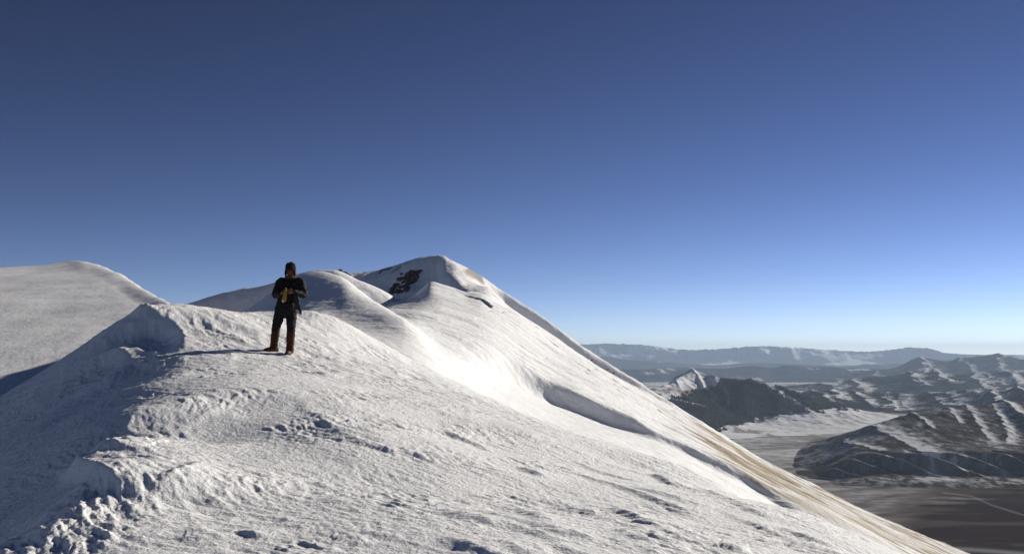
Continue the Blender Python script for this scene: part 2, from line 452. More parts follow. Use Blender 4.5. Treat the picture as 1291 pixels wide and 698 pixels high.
# dark ridge behind the person, and the pale hill on the left
pxl = np.linspace(-300, 620, 700)
rsky = [(-300,470),(200,394),(235,383),(300,367),(345,357),(375,348),(405,341),(420,340),(450,352),(520,390),(620,450)]
G = loft([([(x, y + 90) for x, y in rsky], 332, 60), ([(x, y + 45) for x, y in rsky], 360, 60), (rsky, 385, 12), ([(x, y + 30) for x, y in rsky], 420), ([(x, y + 120) for x, y in rsky], 520)],
         pxl, [40, 120, 30, 20])
x, y, z = G
z = z + 0.35 * fbm(x / 20, y / 20, 4, 111) + 0.5 * ridged(x / 30, y / 30, 3, 112)
grid_mesh('shaded_ridge', np.stack([x, y, z], -1), M_mtn, white(x))

pxh = np.linspace(-420, 420, 700)
hsky = [(-420,420),(-200,352),(0,339),(40,336),(75,331),(97,329),(112,332),(130,338),(150,348),(165,356),(190,371),(215,384),(250,402),(420,480)]
cd_ = rowval([(-420,330),(-100,300),(0,285),(97,260),(130,220),(150,190),(190,140),(215,120),(250,100),(420,90)], pxh, 60)
hrows = []
for f in (0.18, 0.3, 0.5, 0.75):
    dd = cd_ * f; a_, _ = ray(pxh, np.full(pxh.shape, 450.)); zz = -11.0 + 0.035 * a_ * dd + 0.152 * dd
    hrows.append((project(a_ * dd, dd, zz)[1], dd, 40))
G = loft(hrows + [(hsky, cd_, 14), (rowval(hsky, pxh, 14) + 6, cd_ * 1.12, 20), (rowval(hsky, pxh, 30) + 60, cd_ * 1.5, 20)],
         pxh, [40, 60, 90, 100, 30, 20])
x, y, z = G
u, v = rot(x, y, 25)
z = z + 0.30 * fbm(x / 24, y / 24, 3, 121) + 0.025 * ridged(u / 9, v / 5, 2, 123) * sstep(-.2, .5, fbm(x / 30, y / 30, 2, 127)) + 0.012 * fbm(x / 1.5, y / 1.5, 3, 125)
grid_mesh('snow_hill', np.stack([x, y, z], -1), M_mid, white(x))

# ------------------------------------------------------------------ valley, plain and far hills
H = 600.0
def pd(py): return H * FPX / (py - HOR)         # depth at which a photo row meets the plain

C_SNOW = np.array([0.72, 0.73, 0.76]); C_BARE = np.array([0.070, 0.055, 0.048]); C_DARK = np.array([0.026, 0.020, 0.017]); C_WOOD = np.array([0.020, 0.026, 0.022])

pxf = np.linspace(500, 1600, 900)
rows_py = np.linspace(481, 780, 440)
PY, PX = np.meshgrid(rows_py, pxf, indexing='ij')
d = pd(PY); a, _ = ray(PX, PY)
x, y = a * d, d
z = -H + 6 * fbm(x / 900, y / 900, 3, 131) - 6
pa, _ = ray(pxf, np.full(pxf.shape, HOR))
fd_ = np.array([75000., 50000., 36000., 25000., 23500.])[:, None]; fz_ = np.array([-900., -900., -1000., -1000., -700.])[:, None]
x = np.concatenate([pa[None] * fd_, x]); y = np.concatenate([fd_ + 0 * pa[None], y]); z = np.concatenate([fz_ + 0 * pa[None], z])
PY = np.concatenate([np.full((5, PY.shape[1]), 478.) , PY]); PX = np.concatenate([PX[:5], PX])
u, v = rot(x, y, 20)
n1 = fbm(x / 1400, y / 500, 4, 133); n2 = fbm(u / 300, v / 120, 4, 135); n3 = fbm(x / 120, y / 60, 3, 137)
snow = np.clip(0.62 + 0.5 * n1 + 0.35 * n2, 0, 1) * sstep(600, 570, PY + 10 * n1)
snow = np.maximum(snow, 0.55 * sstep(-0.1, 0.5, n1 + 0.5 * n2) * sstep(650, 600, PY))
snow = np.maximum(snow, 0.6 * sstep(1180, 1080, PX + 0.9 * (PY - 640)) * np.clip(0.6 + 0.6 * n2, 0, 1))
c = mixc(np.broadcast_to(np.array([.085, .062, .052]), x.shape + (3,)), C_SNOW * 0.9, np.clip(snow, 0, 1))
c = mixc(c, C_SNOW, 0.5 * sstep(505, 480, PY) * sstep(-0.6, 0.2, n1 + n2))  # far floor whitened with snow colour, painted in for valley mist
c = mixc(c, C_BARE, 0.5 * sstep(0.0, 0.5, n3 + 0.6 * n2))
n4 = fbm(x / 900, y / 170, 5, 139, gain=.6)
dark = sstep(-0.1, 0.35, 1.25 * sstep(1070, 1290, PX + 1.1 * (PY - 640)) * sstep(602, 632, PY) * sstep(704, 680, PY) + 0.75 * n4 + 0.3 * n2 - 0.62)
c = mixc(c, np.array([.030, .018, .015]), dark * 0.92)
def line(pts, w):
    p = densify(pts, 80); best = np.full(x.shape, 1e9)
    for q in p: best = np.minimum(best, (PX - q[0]) ** 2 + ((PY - q[1]) * 1.6) ** 2)
    return np.exp(-best / w ** 2)
c = mixc(c, C_SNOW * .8, 0.5 * line([(1041,568),(1043,585),(1050,597),(1057,606)], 1.2))
c = mixc(c, C_SNOW * .7, 0.26 * line([(1190,616),(1225,620),(1250,632),(1291,644)], 1.6))
c = mixc(c, C_SNOW * .7, 0.6 * line([(1120,600),(1170,604),(1240,603)], 4))
c = mixc(c, C_SNOW * .6, 0.5 * line([(1120,672),(1200,684),(1291,690)], 4))
grid_mesh('plain', np.stack([x, y, z], -1), M_far, c)

def hill(name, sky, base, fd, px, segs, namp, nsc, seed, colour, spurs=(), back=1.25, midf=0.5, smooth=5, floor=H, backt=0.55):
    """a hill standing on ground floor metres below the eye: base row, then a crest fd times as far away"""
    by = rowval(base, px, 10); bd = floor * FPX / (by - HOR)
    py_s = rowval(sky, px, smooth); fd = rowval(fd, px, 14)
    D, Zr = [], []
    for f, t in ((0.97, None), (1.0, 0.0), (1 + (fd - 1) * 0.5, midf), (fd, 1.0), (1 + (fd - 1) * 1.6, backt), (np.maximum(back, 1 + (fd - 1) * 2), None)):
        zc = ray(px, py_s)[1] * bd * fd
        zc = -floor + np.maximum(zc + floor, 0)
        Zr.append(np.full(px.shape, -max(H, floor) - 25.0) if t is None else -floor * (1 - t) + zc * t); D.append(bd * f)
    D, Zr = np.array(D), np.array(Zr); t = np.arange(6.0)
    tq = np.concatenate([np.linspace(i, i + 1, n, endpoint=False) for i, n in enumerate(segs)] + [[5.0]])
    Dq, Zq = pchip(t, D, tq), pchip(t, Zr, tq)
    a, _ = ray(px, np.full(px.shape, HOR))
    x, y, z = a[None] * Dq, Dq, Zq
    G0 = (x, y, z)
    env = np.clip((z + floor) / (4 * namp + 1), 0, 1) * np.clip(tq - 1, 0, 1)[:, None] ** .5
    z = z + env * (namp * ridged(x / nsc, y / nsc, 5, seed) - namp * 0.7)
    x, y, z = add_ribs((x, y, z), spurs, nsc * .03, nsc * .25, seed + 5, G0=G0)
    # settle the crest back to its surveyed height
    P, Q = project(x, y, z)
    off = (Q.min(0) - py_s); off = rowval(off, px, 14)
    z = z + (off * bd * fd / FPX)[None] * (np.clip(tq - 1, 0, 2) / 2)[:, None]
    z = z - 70 * (1 - sstep(px[0] + 5, px[0] + 60, px))[None]
    P, Q = project(x, y, z)
    sm = np.zeros_like(x)
    for i, (pts, a_, wf, wn) in enumerate(spurs):
        sm = np.maximum(sm, polyfield(x, y, path_on(G0, pts), 1.0, wf * .8, wf * .12, seed=seed + i, wig=nsc * .05, wigl=nsc * .15, mod=0.35))
    c = colour(x, y, z, P, Q, sm)
    return grid_mesh(name, np.stack([x, y, z], -1), M_far, c), (x, y, z, P, Q)

def col_mix(sn, wood, seed, sc=500.):
    """snow share sn, wood share wood"""
    def f(x, y, z, P, Q, sm):
        n = fbm(x / sc, y / sc, 4, seed); n2 = fbm(x / (sc * .22), y / (sc * .30), 5, seed + 3, gain=.65)
        c = np.broadcast_to(C_BARE, x.shape + (3,)).copy()
        c = mixc(c, C_SNOW, sstep(0.1, 0.4, n + 0.4 * n2 + (sn - 0.5) * 1.6))
        c = mixc(c, C_WOOD, sstep(0.05, 0.2, -n + 0.5 * n2 + (wood - 0.5) * 1.6))
        return c
    return f

pxr = np.linspace(480, 1620, 900)
hill('far_range', [(480,446),(600,440),(735,434),(760,433),(800,434),(825,436),(870,441),(900,440),(930,438),(960,436),(1000,438),(1050,441),(1090,443),(1120,441),(1150,438),(1170,439),(1195,445),(1250,447),(1620,446)],
     [(480,459),(1620,459)], 1.06, pxr, [4, 60, 60, 20, 10], 230, 2400, 141, col_mix(.45, .4, 142, 3500.), floor=540.)
hill('far_hills', [(480,452),(750,449),(790,453),(850,457),(900,460),(950,457),(1010,459),(1060,461),(1130,458),(1200,458),(1620,458)],
     [(480,465),(1620,465)], 1.06, pxr, [4, 60, 60, 20, 10], 130, 1900, 151, col_mix(.22, .6, 152, 2200.), floor=597.)
hill('far_hills', [(480,468),(760,466),(820,465),(860,463),(910,464),(948,461),(976,463),(992,460),(1020,462),(1060,463),(1120,465),(1250,468),(1620,466)],
     [(480,487),(1620,485)], 1.10, pxr, [4, 80, 60, 20, 10], 110, 2600, 161, col_mix(.18, .7, 162, 1300.), floor=850.)

def landform(name, px, y0, y1, nrow, base, spines, colour, k=12.0, namp=6.0, nsc=160., seed=0, warp=0.0, fade=None):
    """hills grown from their ridge lines: each spine (photo points with distance) carries a tent of its own width"""
    yy = np.geomspace(y0, y1, nrow)
    a, _ = ray(px, np.full(px.shape, HOR))
    x = a[None] * yy[:, None]; y = yy[:, None] + 0 * x
    b0 = base(x, y) if callable(base) else np.full(x.shape, float(base))
    xw = x + warp * fbm(x / (warp * 5 + 1), y / (warp * 5 + 1), 3, seed + 1); yw = y + warp * fbm(x / (warp * 5 + 1), y / (warp * 5 + 1), 3, seed + 2)
    acc = np.zeros_like(x); sunward = np.zeros_like(x)
    for pts, w, lw in spines:
        p = densify(pts, 14); q = at(p[:, 0], p[:, 1], p[:, 2])
        best = np.full(x.shape, 1e12); zt = np.zeros_like(x); side = np.zeros_like(x)
        for i in range(len(q) - 1):
            A, B = q[i], q[i + 1]; d = B[:2] - A[:2]; l = np.hypot(*d) + 1e-9; d = d / l
            t = np.clip(((xw - A[0]) * d[0] + (yw - A[1]) * d[1]) / l, 0, 1)
            ex, ey = xw - A[0] - t * l * d[0], yw - A[1] - t * l * d[1]; e = ex * ex + ey * ey
            m = e < best; best[m] = e[m]; zt[m] = (A[2] + t * (B[2] - A[2]))[m]; side[m] = (d[0] * ey - d[1] * ex)[m]
        dist = np.sqrt(best)
        h = np.maximum(zt - b0, 0) * np.exp(-(np.sqrt(dist ** 2 + (w * .04) ** 2) / w) ** 1.2)
        acc += (h / 100) ** k
        if lw: sunward = np.maximum(sunward, np.exp(-(dist / lw) ** 2) * (side > 0) * np.clip(h / 12, 0, 1))  # snow only on the sunlit flank: its bright strip is put into the colour
    h = 100 * acc ** (1 / k) * .97
    if fade: h = h * fade(x, y)
    z = b0 + h + np.clip(h / 60, 0, 1) * namp * (ridged(x / nsc, y / nsc, 5, seed) - 1.0)
    P, Q = project(x, y, z)
    c = colour(x, y, z, P, Q, sunward)
    return grid_mesh(name, np.stack([x, y, z], -1), M_far, c), (x, y, z, P, Q)

def crest(sky, d):
    dd = np.array(d, float)
    return [(u_, v_, float(np.interp(u_, dd[:, 0], dd[:, 1]))) for u_, v_ in sky]
def spurs_from(cr, n, run, drop, lean, w, lw, seed):
    """side ridges leaving a crest towards the viewer, leaning to the right as they fall"""
    rs = np.random.RandomState(seed); c = np.array(cr); out = []
    for u_ in np.linspace(c[0, 0] + 8, min(c[-1, 0], 1420), n) + rs.randn(n) * 6:
        v_ = np.interp(u_, c[:, 0], c[:, 1]); d_ = np.interp(u_, c[:, 0], c[:, 2])
        L = rs.uniform(.6, 1.2); k = rs.uniform(.5, 1.4) * lean
        out.append(([(u_, v_ + .5, d_), (u_ + k * .45, v_ + drop * .40 * L, d_ - run * .45 * L), (u_ + k, v_ + drop * L, d_ - run * L)], w * rs.uniform(.7, 1.2), lw))
    return out

def col_ridge(sn, wd_, seed, sc):
    def f(x, y, z, P, Q, sunward):
        n = fbm(x / sc, y / sc, 4, seed); n2 = fbm(x / (sc * .18), y / (sc * .25), 5, seed + 3, gain=.65)
        c = np.broadcast_to(C_BARE, x.shape + (3,)).copy()
        c = mixc(c, C_SNOW, np.maximum(sstep(0.15, 0.5, .7 * n + .5 * n2 + (sn - .5) * 1.6), np.clip(sunward * 1.5 - .3 + .8 * n2, 0, 1)))
        return mixc(c, C_WOOD, sstep(0.05, 0.2, -.8 * n + .6 * n2 + (wd_ - .5) * 1.6 - .5 * sunward))
    return f
e0 = crest([(1040,480),(1090,472),(1127,463),(1147,452),(1160,448),(1176,446),(1200,447),(1225,448),(1249,443),(1269,445),(1291,451),(1400,462),(1620,470)], [(900,27000),(1620,27000)])
landform('far_hills', pxr, 23000, 32000, 160, -750, [(e0, 2600, 0)] + spurs_from(e0, 8, 2600, 26, 14, 1300, 160, 171), col_ridge(.33, .68, 172, 1500.), namp=40, nsc=1500, seed=173, warp=150)
e1 = crest([(985,490),(1030,484),(1050,478),(1074,476),(1100,472),(1127,469),(1150,466),(1176,464),(1190,467),(1200,474),(1244,471),(1273,466),(1291,468),(1400,470),(1620,476)], [(900,17500),(1620,17500)])
landform('wooded_hills', pxr, 14500, 21000, 200, -640, [(e1, 1500, 0)] + spurs_from(e1, 10, 1900, 20, 16, 620, 240, 181), col_ridge(.42, .66, 182, 800.), namp=25, nsc=900, seed=183, warp=90)
e2 = crest([(985,500),(1005,492),(1030,487),(1060,489),(1088,493),(1127,496),(1160,498),(1205,499),(1217,491),(1240,487),(1259,485),(1291,482),(1400,484),(1620,486)], [(900,12600),(1200,12300),(1260,11000),(1620,10500)])
landform('wooded_hills', pxr, 9300, 15500, 260, -630, [(e2, 900, 0)] + spurs_from(e2, 16, 1300, 19, 20, 380, 150, 191), col_ridge(.46, .63, 192, 380.), namp=16, nsc=500, seed=193, warp=60)

def wood_mask(x, y, P, Q):
    n = fbm(x / 350, y / 350, 4, 205); n2 = fbm(x / 70, y / 110, 3, 207)
    top = np.interp(P, [800, 835, 862, 890, 900, 912, 925, 1010, 1080], [520, 506, 496, 490, 486, 476, 470, 470, 480])
    bot = np.interp(P, [830, 860, 905, 930, 1000, 1060], [508, 532, 541, 533, 522, 514])
    lane = np.exp(-((Q - (484 + 0.62 * (P - 968))) / 3.0) ** 2) * sstep(960, 970, P)
    lane2 = np.exp(-((Q - (503 + 0.22 * (P - 850))) / 1.6) ** 2) * sstep(905, 880, P)
    m = sstep(-2, 2, Q - top + 5 * n2) * sstep(-2, 2, bot - Q + 6 * n2 + 3 * n)
    return np.clip(m * (1 - np.clip(lane * (1.2 + n2), 0, 1)) * (1 - lane2 * 0.9), 0, 1)
def col_wood_hill(x, y, z, P, Q, sunward):
    n = fbm(x / 350, y / 350, 4, 201); n2 = fbm(x / 80, y / 120, 4, 203)
    c = np.broadcast_to(C_SNOW, x.shape + (3,)).copy()
    c = mixc(c, C_BARE * 2, 0.7 * sstep(0.3, 0.7, n + 0.5 * n2))
    return mixc(c, C_WOOD, wood_mask(x, y, P, Q))
main = [(873,466,9500),(884,470,9450),(895,473,9400),(915,477,9300),(945,478,9250),(960,478,9250),(985,487,9200),(1010,497,9200),(1040,507,9300),(1070,513,9400)]
_, WG = landform('wooded_hill', np.linspace(690, 1130, 680), 7300, 11500, 420, -625,
     [(main, 560, 0), ([(873,466,9500),(860,473,9150),(845,480,8800),(830,487,8500),(800,494,8200)], 480, 0), ([(874,467,9500),(886,480,9150),(897,497,8850),(905,520,8500)], 190, 120),
      ([(895,473,9400),(906,484,9150),(916,500,8850)], 150, 90), ([(945,478,9250),(940,500,8850),(932,525,8450)], 240, 0), ([(985,487,9200),(985,505,8900),(980,522,8600)], 200, 0), ([(850,478,8900),(866,497,8600),(880,520,8300)], 200, 120)],
     col_wood_hill, namp=4, nsc=350, seed=211, warp=35)

# rolling bare hills above the terrace, and the gullied terrace edge in front of them
TY = 4880.
def terrace(x, y):
    sx = x + 0.75 * (y - TY) + 45 * fbm(x / 260, y / 260, 3, 255)
    rib = np.abs(((sx / 175 + .35 * perlin(x / 420, y / 900, 257)) % 1) * 2 - 1)
    rib2 = np.abs(((sx / 62) % 1) * 2 - 1)
    t = (y - TY - 150 * (1 - rib) * 1.0 - 25 * rib2 + 60 * fbm(x / 500, y / 500, 2, 258)) / 260
    left = sstep(.285, .36, x / y + .012 * perlin(x / 300, y / 300, 259)) * sstep(7600, 6600, y)
    return -H - 16 + 94 * sstep(0, 1, t) ** .85 * left - 30 * (1 - sstep(.255, .285, x / y)) - 30 * sstep(7700, 8100, y) - 26 * sstep(4760, 4600, y)
def col_bowl(x, y, z, P, Q, sunward):
    n = fbm(x / 260, y / 260, 4, 221); n2 = fbm(x / 45, y / 70, 5, 223, gain=.62)
    gx = np.gradient(z, axis=1) / np.gradient(x, axis=1)
    c = np.broadcast_to(C_BARE * .85, x.shape + (3,)).copy()
    c = mixc(c, C_SNOW * .8, (0.16 + 0.3 * sstep(1120, 1060, P)) * sstep(-0.5, 0.5, n + 0.6 * n2))
    c = mixc(c, C_SNOW, np.clip(sunward * 1.5 - .25 + 0.5 * n2, 0, 1))
    c = mixc(c, C_SNOW * .95, 0.75 * sstep(.12, .45, -gx + .25 * n2) * (y < 5350))  # slopes turned to the sun whitened with snow, painting in their lit side
    c = mixc(c, C_SNOW, 0.5 * sstep(0.6, 0.9, n + 0.4 * n2))
    c = mixc(c, C_WOOD * 1.2, sstep(0.1, 0.3, n2 + 0.6 * n - 0.05) * sstep(536, 526, Q) * sstep(1180, 1140, P))
    plainish = np.exp(-((y - TY + 60) / 120) ** 2) * (z < -H + 14)
    c = mixc(c, C_SNOW * .8, 0.5 * plainish * sstep(-.3, .4, n2))
    return mixc(c, np.array([.030, .018, .015]), 0.75 * sstep(1115, 1070, P) * (y < 5250) * sstep(-.3, .3, n + n2))
bc = crest([(1020,552),(1030,545),(1054,537),(1079,532),(1098,527),(1127,521),(1157,517),(1196,513),(1217,509),(1244,503),(1264,502),(1291,505),(1400,500),(1620,505)], [(1020,5650),(1098,5900),(1200,6250),(1291,6500),(1620,6700)])
landform('hills', np.linspace(960, 1620, 1000), 4560, 8200, 620, terrace,
     [(bc, 560, 0), ([(1098,527,5900),(1116,543,5680),(1138,559,5480),(1158,571,5250)], 210, 130), ([(1062,536,5780),(1078,552,5560),(1104,568,5330)], 120, 45),
      ([(1217,509,6300),(1227,524,6050),(1237,541,5800),(1248,556,5550)], 230, 50), ([(1264,502,6430),(1280,513,6150),(1302,530,5850),(1330,552,5500)], 260, 90),
      ([(1252,512,6350),(1264,530,5950),(1272,546,5650),(1268,557,5480)], 170, 60), ([(1150,518,6080),(1164,528,5920),(1172,536,5800)], 110, 35), ([(1194,513,6240),(1203,523,6080),(1208,532,5950)], 110, 40), ([(1340,500,6600),(1365,530,6000),(1390,560,5450)], 200, 100)],
     col_bowl, namp=2.5, nsc=150, seed=231, warp=14, fade=lambda x, y: sstep(.25, .40, x / y + .012 * perlin(x / 250, y / 250, 260)))

# woodland on the hill: many small conifers read as one mass
def wood(name, G, n, mask, hmin, hmax):
    x, y, z, P, Q = G
    m = mask(x, y, P, Q); w = (m.reshape(-1) ** 2) * (y.reshape(-1) < 9600)
    rs = np.random.RandomState(5)
    pick = rs.choice(w.size, n, p=w / w.sum())
    px_ = x.reshape(-1)[pick] + rs.randn(n) * 5; py_ = y.reshape(-1)[pick] + rs.randn(n) * 8; pz = z.reshape(-1)[pick]
    h = rs.uniform(hmin, hmax, n); r = h * rs.uniform(.22, .36, n); k = 6
    V = np.zeros((n, k + 1, 3)); th = rs.rand(n)[:, None] * 6.28 + np.arange(k)[None] * 6.283 / k
    V[:, :k, 0] = px_[:, None] + r[:, None] * np.cos(th); V[:, :k, 1] = py_[:, None] + r[:, None] * np.sin(th); V[:, :k, 2] = (pz - 1)[:, None]
    V[:, k] = np.stack([px_, py_, pz + h], 1)
    F = np.array([(i, (i + 1) % k, k) for i in range(k)])
    faces = (np.arange(n)[:, None, None] * (k + 1) + F[None]).reshape(-1, 3)
    me = bpy.data.meshes.new(name); me.vertices.add(n * (k + 1)); me.vertices.foreach_set('co', V.reshape(-1))
    me.loops.add(faces.size); me.loops.foreach_set('vertex_index', faces.reshape(-1).astype(np.int32))
    me.polygons.add(len(faces)); me.polygons.foreach_set('loop_start', (np.arange(len(faces)) * 3).astype(np.int32)); me.polygons.foreach_set('loop_total', np.full(len(faces), 3, np.int32))
    me.update(calc_edges=True)
    me.materials.append(simple('conifer', (0.022, 0.030, 0.024), 0.9, 0.4, 0.02))
    o = bpy.data.objects.new(name, me); COL.objects.link(o)
    o['kind'] = 'stuff'; o['label'] = 'dark mass of conifer wood covering the far hill below its snowy top'; o['category'] = 'wood'
    return o
wood('wood', WG, 16000, wood_mask, 12, 24)

# ------------------------------------------------------------------ the climber
def frames(pts):
    pts = [Vector(p) for p in pts]; T = []
    for i in range(len(pts)):
        a, b = pts[max(0, i - 1)], pts[min(len(pts) - 1, i + 1)]
        T.append((b - a).normalized())
    ref = Vector((1, 0, 0)) if abs(T[0].x) < 0.8 else Vector((0, 0, 1))
    out = []
    s = (ref - T[0] * ref.dot(T[0])).normalized()
    for t in T:
        s = (s - t * s.dot(t)).normalized(); out.append((s, t.cross(s)))
    return pts, out

def tube(bm, pts, rad, n=16, smooth=0):
    """tapered tube through points; rad = r or (r_side, r_other) per point"""
    rad = [(r, r) if not isinstance(r, tuple) else r for r in rad]
    if smooth:
        P, R2 = [], []
        for i in range(len(pts) - 1):
            p0, p1, p2, p3 = [Vector(pts[max(0, min(len(pts) - 1, i + k))]) for k in (-1, 0, 1, 2)]
            for k in range(smooth):
                u = k / smooth
                P.append(0.5 * ((2 * p1) + (p2 - p0) * u + (2 * p0 - 5 * p1 + 4 * p2 - p3) * u * u + (3 * p1 - p0 - 3 * p2 + p3) * u ** 3))
                w = u * u * (3 - 2 * u); R2.append(tuple(rad[i][j] * (1 - w) + rad[i + 1][j] * w for j in (0, 1)))
        P.append(Vector(pts[-1])); R2.append(rad[-1]); pts, rad = P, R2
    pts, fr = frames(pts); rings = []
    for p, (s, q), r in zip(pts, fr, rad):
        rings.append([bm.verts.new(p + s * (math.cos(a) * r[0]) + q * (math.sin(a) * r[1])) for a in [2 * math.pi * k / n for k in range(n)]])
    for A, B in zip(rings, rings[1:]):
        for k in range(n): bm.faces.new((A[k], A[(k + 1) % n], B[(k + 1) % n], B[k]))
    for ring, p, sgn, r in ((rings[0], pts[0], -1, rad[0]), (rings[-1], pts[-1], 1, rad[-1])):
        t = (pts[1] - pts[0]).normalized() if sgn < 0 else (pts[-1] - pts[-2]).normalized()
        c = bm.verts.new(p + t * sgn * min(r) * 0.6)
        for k in range(n):
            f = (ring[k], ring[(k + 1) % n], c)
            bm.faces.new(f if sgn > 0 else f[::-1])

def blob(bm, c, r, rotz=0, rx=0):
    m = Matrix.Translation(c) @ Matrix.Rotation(rotz, 4, 'Z') @ Matrix.Rotation(rx, 4, 'X') @ Matrix.Diagonal((*r, 1))
    bmesh.ops.create_icosphere(bm, subdivisions=3, radius=1, matrix=m)

def part(name, bm, mat, parent=None, voxel=None, smooth=2, disp=None):
    bmesh.ops.recalc_face_normals(bm, faces=bm.faces)
    me = bpy.data.meshes.new(name); bm.to_mesh(me); bm.free()
    o = bpy.data.objects.new(name, me); COL.objects.link(o)
    if voxel:
        md = o.modifiers.new('remesh', 'REMESH'); md.mode = 'VOXEL'; md.voxel_size = voxel
        bpy.context.view_layer.update()
        me2 = bpy.data.meshes.new_from_object(o.evaluated_get(bpy.context.evaluated_depsgraph_get()))
        o.modifiers.clear(); o.data = me2; bpy.data.meshes.remove(me); me = me2; me.name = name
        b2 = bmesh.new(); b2.from_mesh(me)
        for _ in range(smooth): bmesh.ops.smooth_vert(b2, verts=b2.verts, factor=0.5, use_axis_x=True, use_axis_y=True, use_axis_z=True)
        if disp:
            b2.normal_update()
            co = np.array([v_.co for v_ in b2.verts]); dd = disp(co)
            for v_, d_ in zip(b2.verts, dd): v_.co += v_.normal * float(d_)
        b2.to_mesh(me); b2.free()
    for p in me.polygons: p.use_smooth = True
    me.materials.clear(); me.materials.append(mat)
    if parent: o.parent = parent
    return o

def folds(amp, sc):
    return lambda co: amp * (fbm(co[:, 0] / sc + co[:, 1] / sc * .6, co[:, 2] / (sc * .55), 3, 301))

def hand(bm, wrist, f, s, n, curl, flip):
    """f: finger direction, s: towards the thumb side, n: back-of-hand normal"""
    f, s, n = [Vector(v_).normalized() for v_ in (f, s, n)]; w = Vector(wrist)
    tube(bm, [w - f * .03, w, w + f * .035, w + f * .085], [(.027, .022), (.026, .02), (.036, .018), (.040, .015)], 14)
    blob(bm, w + f * .05, (.036, .036, .02))
    for k, (off, L) in enumerate(((.031, .072), (.011, .080), (-.010, .075), (-.030, .060))):
        p = w + f * .080 + s * off; pts = [w + f * .05 + s * off * .8, p]; a = 0.25
        for seg in (.45, .32, .23):
            a += curl; p = p + (f * math.cos(a) - n * math.sin(a)) * L * seg; pts.append(p)
        tube(bm, pts, [.010, .0105, .0095, .0085, .007], 10)
    p0 = w + f * .02 + s * .026; p1 = p0 + (f * .5 + s * .75 - n * .35).normalized() * .040; p2 = p1 + (f * .75 + s * .1 - n * .6).normalized() * .032; p3 = p2 + (f * .7 - s * .25 - n * .65).normalized() * .024
    tube(bm, [p0, p1, p2, p3], [.015, .0125, .011, .009], 10)

gz = lambda xx, yy: float(near_height(np.array([[float(xx)]]), np.array([[float(yy)]]))[0, 0])
PX0, PD = 362.0, 19.6
ox = (PX0 - CX) / FPX * PD
oz_ = gz(ox + .07, PD)
climber = bpy.data.objects.new('person', None); COL.objects.link(climber)
climber.location = (ox, PD, oz_ - .035); climber.scale = (1.0, 1.0, 1.0)
climber['label'] = 'climber in dark jacket and dark hat standing with legs apart on the snowy crest'; climber['category'] = 'person'
dzl = gz(ox - .27, PD + .02) - oz_       # ground under the other foot

skin = simple('skin', (.15, .065, .04), .6, .1, 40)
jack = simple('black_shell_cloth', (.007, .006, .007), .8, .35, 18, .4)
trou = simple('dark_trouser_cloth', (.007, .006, .006), .8, .35, 18, .4)
gait = simple('russet_gaiter_cloth', (.045, .011, .006), .75, .35, 20, .4)
leat = simple('brown_boot_leather', (.085, .030, .012), .6, .35, 25, .3)
rubb = simple('boot_rubber', (.02, .017, .015), .8, .2, 30)
furm = simple('black_fur', (.012, .010, .010), .95, .5, 60, .8)
scar = simple('russet_scarf_wool', (.08, .022, .008), .9, .35, 50, .6)
yell = simple('yellow_cloth', (.27, .165, .02), .8, .25, 30, .4)
pale = simple('pale_cloth', (.55, .50, .46), .8, .2, 30)
glov = simple('dark_glove_leather', (.022, .014, .022), .7, .3, 30, .4)
pgl = simple('grey_glove_lining', (.36, .33, .36), .8, .2, 30)

ankL, kneL, hipL = (-.255, .02, .10 + dzl), (-.205, -.035, .53), (-.125, 0, .93)
ankR, kneR, hipR = (.065, .0, .10), (.088, -.03, .53), (.085, 0, .93)
shL, elL, wrL = (-.145, .01, 1.44), (-.245, .04, 1.185), (-.085, -.20, 1.205)
shR, elR, wrR = (.245, .01, 1.44), (.315, .04, 1.185), (.145, -.20, 1.225)
nk, hd = Vector((.052, 0, 1.50)), Vector((.056, -.025, 1.625))

bm = bmesh.new()
tube(bm, [(-.02, 0, .86), (-.015, 0, .95), (.0, .005, 1.10), (.03, .01, 1.27), (.048, .012, 1.40), (.052, .01, 1.47)],
     [(.15, .10), (.175, .115), (.15, .10), (.185, .12), (.19, .11), (.08, .07)], 24, 4)
tube(bm, [(.05, .01, 1.44), (.052, .0, 1.50), (.055, -.01, 1.56)], [.062, .056, .058], 16)
# head: skull, jaw, nose, ears, brow
tube(bm, [hd + Vector(v_) for v_ in ((0, -.015, -.115), (0, -.01, -.09), (0, 0, -.045), (0, .01, 0), (0, .014, .05), (0, .014, .095), (0, .012, .115))],
     [(.026, .03), (.048, .062), (.062, .082), (.070, .094), (.073, .098), (.056, .078), (.02, .03)], 24, 4)
tube(bm, [hd + Vector(v_) for v_ in ((0, -.088, .012), (0, -.104, -.018), (0, -.100, -.032))], [.008, .014, .013], 10)
for sx in (-1, 1):
    blob(bm, hd + Vector((sx * .073, .01, -.012)), (.010, .02, .032))
    tube(bm, [hd + Vector((sx * .010, -.088, .022)), hd + Vector((sx * .045, -.074, .024))], [.009, .008], 8)
    blob(bm, hd + Vector((sx * .036, -.068, -.022)), (.018, .014, .014))
tube(bm, [hd + Vector((-.024, -.080, -.060)), hd + Vector((0, -.089, -.060)), hd + Vector((.024, -.080, -.060))], [.006, .009, .006], 8)
for a, k, h in ((ankL, kneL, hipL), (ankR, kneR, hipR)):
    tube(bm, [h, tuple((Vector(h) + Vector(k)) / 2), k, tuple((Vector(k) * .65 + Vector(a) * .35)), a], [.088, .078, .056, .056, .040], 16, 4)
    fd = Vector((-.75, -.6, 0)) if a is ankL else Vector((-.1, -1, 0))
    tube(bm, [Vector(a) - fd.normalized() * .05 - Vector((0, 0, .05)), Vector(a) + fd.normalized() * .14 - Vector((0, 0, .065))], [.035, .03], 12)
